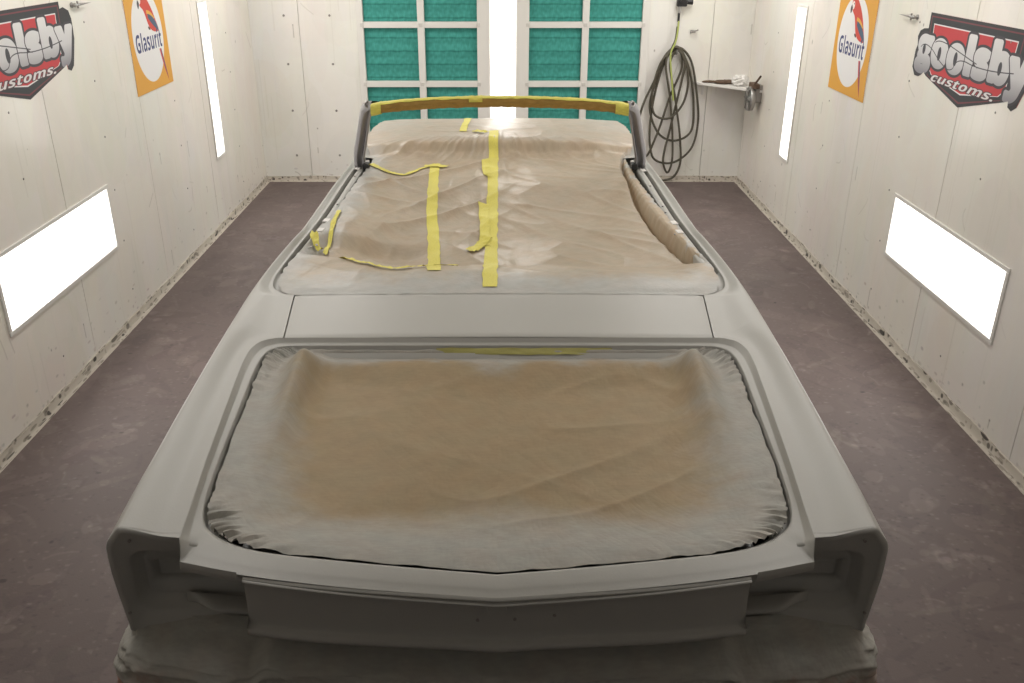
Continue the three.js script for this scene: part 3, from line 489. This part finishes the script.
// ------------------------------------------------------------------ masking inside the trunk opening
{
  const t = tag(group('masking_sheet', [CX, 0, CZ]), 'brown paper sheet sealing the open trunk, primer overspray round its edges', 'masking sheet');
  const E0 = inset(G, 0.011), n = E0.length, ctr = [0, -2.28], gather = E0.map(([x, z], i) => { const s = i * 0.042; const corner = Math.exp(-((Math.abs(x) - 0.72) ** 2 + (z + 1.87) ** 2) / 0.028) + 0.8 * Math.exp(-((Math.abs(x) - 0.76) ** 2 + (z + 2.8) ** 2) / 0.016) + (x < 0 ? 0.45 : 0.3) * smooth(-2.0, -2.1, z) * smooth(0.6, 0.75, Math.abs(x)) * 0.6; return [corner, s]; });
  const arms = (x, z) => { const a = Math.abs(x); return Math.exp(-(((a - 0.665) / 0.045) ** 2)) * (z < -2.74 ? smooth(-2.86, -2.76, z) : Math.exp(-(((z + 2.74) / 0.32) ** 2))); };
  const sheetY = (x, z, r, i) => {
    const rim = flangeY(z) - 0.012, d = (1 - r) * Math.hypot(E0[i][0] - ctr[0], E0[i][1] - ctr[1]);
    const [corner, s] = gather[i];
    let y = rim - 0.032 * smooth(0.015, 0.30, d) + 0.07 * arms(x, z) * smooth(0.01, 0.08, d);
    y -= 0.022 * Math.exp(-(((z + 2.845) / 0.035) ** 2)) * smooth(0.7, 0.55, Math.abs(x)) * smooth(0, 0.02, d);       // slack just inside the front edge
    y += 0.006 * smooth(0.05, 0.25, d) * (fold(x * 1.1 + z * 1.9, z * 0.8 - x * 0.6, noiseB) + 0.4 * fold(x * 0.9 - z * 1.4 + 4, z + x * 0.5) + noise(x * 1.5, z * 1.5)) + 0.0012 * fbm(x * 9, z * 5);
    const pleat = Math.pow(Math.abs(noise(s * 5 + d * 6 * noiseB(s * 2, 1), 3.1)), 0.55) * 0.03 - 0.008;
    y += corner * pleat * smooth(0.075 + 0.03 * noise(s * 3, 4), 0.015, d) + 0.003 * noiseB(s * 5, 8) * smooth(0.05, 0, d);
    return y;
  };
  const NR = 110;
  const g = grid(n, NR, (u, v) => { const i = Math.round(u * n) % n, r = 1 - Math.pow(v, 1.35), [ex, ez] = E0[i], rag = r > 0.985 ? 0.005 * noise(gather[i][1] * 8, 5) + 0.004 * gather[i][0] * noiseB(gather[i][1] * 20, 5) : 0; const x = ctr[0] + (ex - ctr[0]) * (r - rag), z = ctr[1] + (ez - ctr[1]) * (r - rag); return [x, sheetY(x, z, r, i), z]; }, {
    color: ([x, y, z], u, v) => {                                  // primer overspray on the paper's margin
      const i = Math.round(u * n) % n, r = 1 - Math.pow(v, 1.35), d = (1 - r) * Math.hypot(E0[i][0] - ctr[0], E0[i][1] - ctr[1]);
      const m = fbm(x * 3.2, z * 3.2) + 0.25 * noiseB(x * 30, z * 30), rearW = 0.05 + 0.13 * smooth(-2.3, -1.75, z), front = smooth(-2.55, -2.78, z) * smooth(0.7, 0.5, Math.abs(x)), reach = lerp(0.11 + rearW * 0.85, 0.075 + 0.05 * noise(x * 2.3, 7), front);
      return mixColor(KRAFT, OVERSPRAY, smooth(reach * 1.75, reach * 0.3, d + 0.06 * m) * 0.97 + 0.025 * noiseB(x * 90, z * 90));
    },
  });
  mesh('paper_sheet', local(g), M.paper, t);
  // a tape edge left showing along the front of the opening
  mesh('tape_strip', local(grid(60, 4, (u, v) => { const x = lerp(-0.22, 0.40, u), w = 0.006 + 0.006 * smooth(-0.3, 0.1, x) * smooth(0.4, 0.25, x); return [x, flangeY(-2.9) - 0.008 - 0.017 * v + 0.002 * noise(x * 12, v), -2.870 + w * 1.6 * v + 0.001 * noiseB(x * 9, 2)]; }, { uv: (p, u, v) => [v * 0.2, u * 2] })), M.sprayedTape, t);
}
// ------------------------------------------------------------------ masking hung over the bumper
{
  const t = tag(group('masking_sheet', [CX, 0, CZ]), 'grey oversprayed masking paper draped over the rear bumper below the tail panel', 'masking sheet');
  const plan = new THREE.CatmullRomCurve3([[-0.98, -2.5], [-0.98, -2.1], [-0.976, -1.86], [-0.952, -1.775], [-0.88, -1.735], [-0.6, -1.685], [-0.3, -1.655], [0, -1.64], [0.3, -1.655], [0.6, -1.685], [0.88, -1.735], [0.952, -1.775], [0.976, -1.86], [0.98, -2.1], [0.98, -2.5]].map(([x, z]) => new THREE.Vector3(x, 0, z)), false, 'centripetal');
  const prof = table([[0, -0.11], [0.08, -0.07], [0.15, -0.02], [0.19, 0.005], [0.24, 0.022], [0.38, 0.036], [0.55, 0.04], [0.75, 0.02], [1, 0.0]]);
  const g = grid(360, 110, (u, v) => {
    const p = plan.getPointAt(u), tg = plan.getTangentAt(u), nx = -tg.z, nz = tg.x, a = Math.abs(p.x), s = (nx * p.x + nz * (p.z + 3)) < 0 ? -1 : 1;
    const rear = smooth(-1.95, -1.8, p.z), topY = lerp(0.60, 0.648, smooth(0.62, 0.56, a) * rear) - 0.03 * (1 - rear);
    const y = lerp(topY, 0.2, v);
    const open = smooth(0.12, 0.3, v), foldD = 0.012 * fold(u * 9, v * 3.2) * open + 0.010 * fold(u * 4 + v * 1.5, v * 3 + u * 3, noiseB) * open + 0.006 * fold(v * 7 + 2, u * 6) + 0.002 * fbm(u * 40, v * 10) + 0.022 * open * noise(u * 7, v * 1.6) * smooth(0.3, 0.6, v);
    const crump = 0.014 * fold(u * 60, v * 9, noiseB, 1) * Math.exp(-(((a - 0.96) / 0.045) ** 2)) * rear * smooth(0.02, 0.2, v);
    const o = prof(v) * rear + 0.012 * (1 - rear) + foldD + crump;
    return [p.x + s * nx * o * (a > 0.9 ? 0.6 : 1), y, p.z + s * nz * o];
  }, { uv: (p, u, v) => [u * 4, v * 0.6], color: ([x, y, z]) => mixColor([0.33, 0.16, 0.115], OVERSPRAY, 0.1 + smooth(0.41, 0.51, y + 0.06 * fbm(x * 5, y * 7) + 0.012 * noiseB(x * 60, y * 60))) });
  mesh('paper_sheet', local(g), M.paper, t);
}

// ------------------------------------------------------------------ on the walls
// oval poster: orange card, white oval, word and red parrot
const posterMap = canvas(660, 660, (c, w, h) => {
  c.fillStyle = 'rgb(222,160,52)'; c.fillRect(0, 0, w, h);
  c.fillStyle = 'rgb(232,230,230)'; c.beginPath(); c.ellipse(w * 0.49, h * 0.49, w * 0.40, h * 0.435, 0, 0, 7); c.fill();
  const shapeFill = (col, d) => { c.save(); c.scale(w, h); c.fillStyle = col; c.beginPath(); d(); c.fill(); c.restore(); };
  shapeFill('rgb(190,56,58)', () => { c.moveTo(0.735, 0.64); c.lineTo(0.785, 0.64); c.quadraticCurveTo(0.84, 0.80, 0.885, 0.975); c.quadraticCurveTo(0.79, 0.84, 0.735, 0.64); });
  shapeFill('rgb(96,66,110)', () => { c.moveTo(0.77, 0.64); c.lineTo(0.787, 0.64); c.quadraticCurveTo(0.84, 0.80, 0.875, 0.94); c.quadraticCurveTo(0.81, 0.82, 0.77, 0.64); });
  shapeFill('rgb(206,62,46)', () => { c.moveTo(0.35, 0.15); c.bezierCurveTo(0.34, 0.08, 0.42, 0.05, 0.48, 0.09); c.bezierCurveTo(0.58, 0.14, 0.68, 0.24, 0.73, 0.34); c.bezierCurveTo(0.77, 0.41, 0.80, 0.44, 0.79, 0.47); c.bezierCurveTo(0.70, 0.48, 0.60, 0.46, 0.55, 0.41); c.bezierCurveTo(0.50, 0.35, 0.49, 0.28, 0.44, 0.24); c.bezierCurveTo(0.40, 0.22, 0.36, 0.20, 0.35, 0.15); });
  shapeFill('rgb(238,230,226)', () => c.ellipse(0.385, 0.155, 0.035, 0.04, 0.2, 0, 7));
  shapeFill('rgb(60,52,60)', () => { c.moveTo(0.345, 0.15); c.quadraticCurveTo(0.30, 0.18, 0.335, 0.235); c.quadraticCurveTo(0.37, 0.22, 0.375, 0.18); });
  shapeFill('rgb(30,30,34)', () => c.arc(0.40, 0.14, 0.008, 0, 7));
  shapeFill('rgb(224,168,62)', () => { c.moveTo(0.53, 0.255); c.quadraticCurveTo(0.64, 0.26, 0.72, 0.34); c.lineTo(0.70, 0.35); c.quadraticCurveTo(0.62, 0.31, 0.53, 0.29); });
  shapeFill('rgb(64,84,112)', () => { c.moveTo(0.55, 0.29); c.quadraticCurveTo(0.68, 0.31, 0.76, 0.40); c.quadraticCurveTo(0.79, 0.44, 0.80, 0.475); c.quadraticCurveTo(0.66, 0.42, 0.55, 0.33); });
  shapeFill('rgb(70,60,60)', () => { c.ellipse(0.545, 0.425, 0.03, 0.014, 0.4, 0, 7); });
  c.save(); c.fillStyle = 'rgb(44,50,108)'; c.font = 'bold 200px sans-serif'; const tw = c.measureText('Glasurit').width; c.translate(w * 0.135, h * 0.622); c.scale(w * 0.70 / tw, 0.76); c.fillText('Glasurit', 0, 0); c.restore();
});
const posterMat = new THREE.MeshStandardMaterial({ map: posterMap, roughness: 0.5 });
for (const [x, rot, y, z, l] of [[-HW, Math.PI / 2, 1.583, -6.05, 'left of the car'], [HW, -Math.PI / 2, 1.541, -6.083, 'right of the car']]) {
  const p = group('poster', [x - Math.sign(x) * 0.0022, y, z], rot); tag(p, 'orange poster with white oval and red parrot on the wall ' + l, 'poster', 'parrot posters');
  mesh('card', new THREE.BoxGeometry(0.655, 0.65, 0.003), posterMat, p);
}
// shield decal with bubble lettering
const decalMap = canvas(1200, 430, (c, w, h) => {
  c.fillStyle = 'rgb(26,16,22)'; c.fillRect(0, 0, w, h);
  const X = (x) => (x + 0.6) * 1000, Y = (y) => (0.01 - y) * 1000;
  const shield = (m, col) => { c.fillStyle = col; c.beginPath(); [[-0.48 + m, -m * 0.9], [0.48 - m, -m * 0.9], [0.475 - m, -0.1], [0.46 - m, -0.265], [0.41 - m, -0.315 + m * 0.25], [0, -0.41 + m * 1.05], [-0.41 + m, -0.315 + m * 0.25], [-0.46 + m, -0.265], [-0.475 + m, -0.1]].forEach(([x, y], i) => (i ? c.lineTo(X(x), Y(y)) : c.moveTo(X(x), Y(y)))); c.closePath(); c.fill(); };
  shield(0.0, 'rgb(26,16,22)'); shield(0.016, 'rgb(112,30,44)'); shield(0.024, 'rgb(20,16,24)'); shield(0.056, 'rgb(228,224,224)'); shield(0.063, 'rgb(192,34,42)');
  const silver = c.createLinearGradient(0, -170, 0, 60); silver.addColorStop(0, 'rgb(222,220,220)'); silver.addColorStop(0.55, 'rgb(202,200,202)'); silver.addColorStop(1, 'rgb(136,132,138)');   // printed chrome lettering
  const word = 'goolsby', font = 'bold 222px sans-serif'; c.font = font; c.lineJoin = 'round';
  const widths = [...word].map((q) => c.measureText(q).width), total = widths.reduce((p, q) => p + q, 0), sx = 1128 / total;
  c.save(); c.translate(36, 256); c.scale(sx, 1); let px = 0; const at = [...word].map((q, i) => { const v = px; px += widths[i]; return v; });
  const dips = [0, 4, 8, -2, 0, -6, 2];
  for (const pass of [0, 1]) [...word].forEach((q, i) => { c.save(); c.translate(at[i], dips[i]); c.strokeStyle = 'rgb(46,38,46)'; c.lineWidth = pass ? 54 / sx : 72 / sx; c.strokeText(q, 0, 0); if (pass) { c.strokeStyle = silver; c.lineWidth = 38 / sx; c.strokeText(q, 0, 0); c.fillStyle = silver; c.fillText(q, 0, 0); } c.restore(); });
  c.restore();
  c.fillStyle = 'rgb(48,42,50)'; for (const [k, fx, y, a, b] of [[0, 0.45, 196, 17, 26], [1, 0.5, 200, 19, 34], [2, 0.5, 204, 19, 34], [5, 0.55, 192, 17, 30]]) { c.beginPath(); c.ellipse(36 + (at[k] + widths[k] * fx) * sx, y, a, b, 0, 0, 7); c.fill(); }
  // the sweeping lines across the word, like a car's body
  c.strokeStyle = 'rgb(48,42,50)'; c.lineWidth = 4.5; c.beginPath(); c.moveTo(70, 190); c.quadraticCurveTo(110, 150, 230, 196); c.quadraticCurveTo(330, 246, 420, 262); c.quadraticCurveTo(470, 262, 480, 236); c.stroke();
  c.beginPath(); c.moveTo(230, 150); c.quadraticCurveTo(270, 126, 420, 152); c.quadraticCurveTo(560, 176, 700, 200); c.stroke();
  c.beginPath(); c.moveTo(480, 236); c.quadraticCurveTo(500, 196, 600, 204); c.quadraticCurveTo(760, 226, 1040, 196); c.stroke();
  c.save(); c.font = 'italic bold 60px sans-serif'; c.fillStyle = 'rgb(222,218,218)'; c.strokeStyle = 'rgb(70,28,38)'; c.lineWidth = 8; c.lineJoin = 'round'; const cw = c.measureText('customs.').width; c.translate(236, 340); c.transform(680 / cw, 0, -0.25, 1, 0, 0); c.strokeText('customs.', 0, 0); c.fillText('customs.', 0, 0); c.restore();
});
decalMap.repeat.set(1 / 1.2, 1 / 0.43); decalMap.offset.set(0.5, 0.42 / 0.43);
const decalMat = new THREE.MeshPhysicalMaterial({ map: decalMap, roughness: 0.38, specularIntensity: 0.6 });
const blob = [[-0.48, 0], [0.48, 0], [0.48, -0.035], [0.52, -0.03], [0.575, -0.05], [0.592, -0.09], [0.592, -0.13], [0.585, -0.19], [0.552, -0.26], [0.522, -0.32], [0.485, -0.342], [0.45, -0.33], [0.445, -0.305], [0.41, -0.315], [0, -0.41], [-0.41, -0.315], [-0.445, -0.30], [-0.465, -0.315], [-0.50, -0.33], [-0.55, -0.33], [-0.592, -0.29], [-0.588, -0.2], [-0.575, -0.175], [-0.59, -0.13], [-0.572, -0.10], [-0.53, -0.085], [-0.48, -0.08]];
const blobGeo = new THREE.ExtrudeGeometry(new THREE.Shape(blob.map(([x, y]) => new THREE.Vector2(x, y))), { depth: 0.0018, bevelEnabled: false });
for (const [x, rot, y, z, l] of [[-HW, Math.PI / 2, 1.872, -4.41, 'left of the car'], [HW, -Math.PI / 2, 1.81, -4.55, 'right of the car']]) {
  const p = group('wall_decal', [x, y, z], rot); tag(p, 'red and black shield decal with silver bubble lettering on the wall ' + l, 'decal', 'shield decals');
  mesh('vinyl', blobGeo, decalMat, p);
}
// small steel air couplings sticking out of the walls by the decals
for (const [x, y, z, l] of [[-HW, 1.845, -5.03, 'left of the car'], [HW, 1.772, -5.19, 'right of the car']]) {
  const s = -Math.sign(x), p = group('air_coupling', [x, y, z]); tag(p, 'small steel air coupling between poster and shield decal on the wall ' + l, 'air fitting', 'wall air couplings');
  mesh('flange', new THREE.CylinderGeometry(0.013, 0.015, 0.006, 16).rotateZ(Math.PI / 2).translate(s * 0.004, 0, 0), M.steel, p);
  mesh('body', merge([new THREE.CylinderGeometry(0.007, 0.009, 0.022, 12).rotateZ(Math.PI / 2).translate(s * 0.012, 0, 0), new THREE.SphereGeometry(0.011, 12, 8).translate(s * 0.022, 0, 0), new THREE.CylinderGeometry(0.0065, 0.0065, 0.06, 8).rotateX(Math.PI / 2).translate(s * 0.022, 0, -0.03)]), M.steel, p);
  mesh('spike', new THREE.ConeGeometry(0.0075, 0.16, 10).rotateX(-Math.PI / 2).translate(s * 0.022, 0, -0.13), M.rivet, p);
  mesh('lever', boxGeo(-0.004, 0.004, -0.018, 0.018, -0.004, 0.004, 0.0015).translate(s * 0.024, 0, -0.03), M.rivet, p);
}
// coiled hose on its hook and the regulator above it
{
  const Z = BACK + 0.035, h = tag(group('air_hose', [0, 0, 0]), 'long dark air hose coiled in loops on the far wall beside the filter door', 'hose');
  const path = [
    [[1.575, 1.42], [1.566, 1.31], [1.535, 1.235], [1.459, 1.047], [1.393, 0.688], [1.397, 0.363], [1.454, 0.221], [1.618, 0.192], [1.779, 0.316], [1.833, 0.55], [1.799, 0.824], [1.706, 1.152], [1.60, 1.24], [1.502, 1.19], [1.405, 0.914], [1.375, 0.688], [1.484, 0.457], [1.63, 0.401], [1.765, 0.476], [1.779, 0.734], [1.693, 1.091], [1.58, 1.25], [1.49, 1.18], [1.402, 0.959], [1.299, 0.707], [1.28, 0.45], [1.36, 0.25], [1.45, 0.45], [1.55, 0.80], [1.64, 1.09], [1.60, 1.235], [1.53, 1.2]],
    [[1.53, 1.2], [1.453, 1.135], [1.384, 0.824], [1.424, 0.643], [1.547, 0.615], [1.668, 0.734], [1.704, 0.959], [1.64, 1.19], [1.56, 1.245], [1.49, 1.15], [1.55, 0.80], [1.60, 0.45], [1.61, 0.19], [1.58, 0.10], [1.53, 0.2], [1.58, 0.55], [1.644, 0.95], [1.66, 1.12], [1.59, 1.22], [1.53, 1.13], [1.60, 0.78], [1.676, 0.41], [1.69, 0.173], [1.631, 0.05], [1.50, 0.02], [1.40, 0.012]]];
  path.forEach((pts, k) => mesh('hose_run', tube(pts.map(([x, y], i) => [x, y, Z + 0.012 + 0.022 * ((i * 0.37 + k * 0.5) % 1) + 0.02 * k]), 0.0105, 420, 8), M.hose, h));
  mesh('lead', tube([[1.575, 1.47, Z + 0.05], [1.572, 1.38, Z + 0.05], [1.56, 1.29, Z + 0.05], [1.525, 1.2, Z + 0.055], [1.545, 1.0, Z + 0.06], [1.58, 0.78, Z + 0.055]], 0.0085, 60, 8), M.lead, h);
  const hook = tag(group('hose_hook', [1.575, 1.19, BACK]), 'steel hook carrying the coiled hose', 'hook'); mesh('plate', boxGeo(-0.02, 0.02, -0.04, 0.04, 0, 0.006, 0.002), M.steel, hook); mesh('arm', tube([[0, -0.01, 0], [0, -0.005, 0.07], [0, 0.01, 0.11], [0, 0.04, 0.12]], 0.009, 24, 8), M.steel, hook);
  const r = tag(group('air_regulator', [1.585, 1.60, BACK]), 'small black air regulator on the far wall above the coiled hose', 'regulator');
  mesh('body', new RoundedBoxGeometry(0.09, 0.06, 0.06, 3, 0.012).translate(0.01, 0.02, 0.06), M.black, r); mesh('bracket', boxGeo(-0.02, 0.02, 0.0, 0.05, 0, 0.035), M.steel, r);
  mesh('knob', new THREE.CylinderGeometry(0.022, 0.026, 0.05, 16).rotateZ(Math.PI / 2).translate(0.08, 0.03, 0.06), M.black, r); mesh('gauge', new THREE.CylinderGeometry(0.028, 0.028, 0.025, 20).rotateX(Math.PI / 2).translate(0.01, 0.05, 0.10), M.black, r);
  mesh('bowl', new THREE.CylinderGeometry(0.018, 0.014, 0.06, 14).translate(-0.005, -0.035, 0.06), M.steel, r); mesh('coupling', new THREE.CylinderGeometry(0.011, 0.011, 0.075, 12).translate(-0.008, -0.10, 0.055), M.black, r);
  const c = tag(group('wall_clip', [1.73, 1.375, BACK]), 'small grey clip on the far wall above the corner shelf', 'clip'); mesh('plate', boxGeo(-0.03, 0.02, -0.012, 0.012, 0, 0.008, 0.003), M.steel, c); mesh('prong', tube([[-0.02, -0.005, 0.005], [-0.03, -0.01, 0.03], [0.02, 0.01, 0.04], [0.035, 0.015, 0.03]], 0.006, 20, 6), M.rivet, c);
}
// corner shelf and what lies on it
{
  const s = tag(group('corner_shelf', [HW, 0.918, BACK]), 'narrow white corner shelf on the far wall, grimy along its edge', 'shelf');
  const sh = new THREE.Shape([[0, 0], [-0.50, 0], [-0.50, 0.03], [-0.02, 0.52], [0, 0.52]].map(([a, b]) => new THREE.Vector2(a, -b)));
  mesh('board', new THREE.ExtrudeGeometry(sh, { depth: 0.016, bevelEnabled: true, bevelSize: 0.002, bevelThickness: 0.002 }).rotateX(-Math.PI / 2), M.white, s);
  mesh('bracket', boxGeo(-0.42, -0.40, -0.10, -0.001, 0, 0.012, 0.003), M.white, s); mesh('bracket', boxGeo(-0.012, 0, -0.10, -0.001, 0.36, 0.38, 0.003), M.white, s);
  const lump = (name, label, cat, x, z, rx, ry, rz, m, seed) => { const g = new THREE.IcosahedronGeometry(1, 4), p = g.attributes.position; for (let i = 0; i < p.count; i++) { const a = p.getX(i), b = p.getY(i), c = p.getZ(i), k = 1 + 0.28 * ridge(a * 1.6 + seed, b * 1.6 + c) * 0.7; p.setXYZ(i, a * k * rx, Math.max(-0.85, b * k) * ry + 0.85 * ry, c * k * rz); } g.computeVertexNormals(); const o = mesh(name, g, m); o.position.set(x, 0.937, z); tag(o, label, cat); };
  lump('paper_cup', 'crumpled white paper on the corner shelf', 'paper', 2.135, -8.28, 0.075, 0.05, 0.06, M.white, 3);
  lump('rag', 'dark reddish rag on the corner shelf beside crumpled white paper', 'rag', 2.03, -8.40, 0.10, 0.018, 0.05, M.rust, 8);
  lump('grit_heap', 'thin dark heap of dirt along the corner shelf edge', 'dirt', 1.91, -8.47, 0.07, 0.01, 0.03, M.rust, 14);
  const w = tag(group('wall_reel', [HW, 0.86, -8.05]), 'small grey round reel with a stick handle on the wall by the corner shelf', 'reel');
  mesh('drum', new THREE.LatheGeometry([[0, 0.05], [0.03, 0.05], [0.035, 0.03], [0.075, 0.028], [0.10, 0.045], [0.105, 0.03], [0.10, 0.0], [0.06, -0.01], [0, -0.01]].map(([a, b]) => new THREE.Vector2(a, b)), 28).rotateZ(Math.PI / 2).translate(-0.07, 0, 0), M.steel, w);
  for (let k = 0; k < 6; k++) mesh('spoke', new THREE.CylinderGeometry(0.005, 0.005, 0.13, 6).rotateX(Math.PI / 2).translate(0, 0, 0.035).rotateX(k * Math.PI / 3).translate(-0.118, 0, 0).scale(1, 1, 1), M.rivet, w);
  mesh('bracket', boxGeo(-0.06, 0, -0.03, 0.12, -0.03, 0.03, 0.006), M.rivet, w); mesh('clamp', boxGeo(-0.09, -0.03, 0.09, 0.13, -0.10, 0.05, 0.006), M.rust, w);
  mesh('handle', tube([[-0.09, 0.0, -0.16], [-0.08, 0.10, 0.0], [-0.06, 0.21, 0.14]], 0.009, 20, 8), M.rust, w);
}
renderer.render(scene, camera);
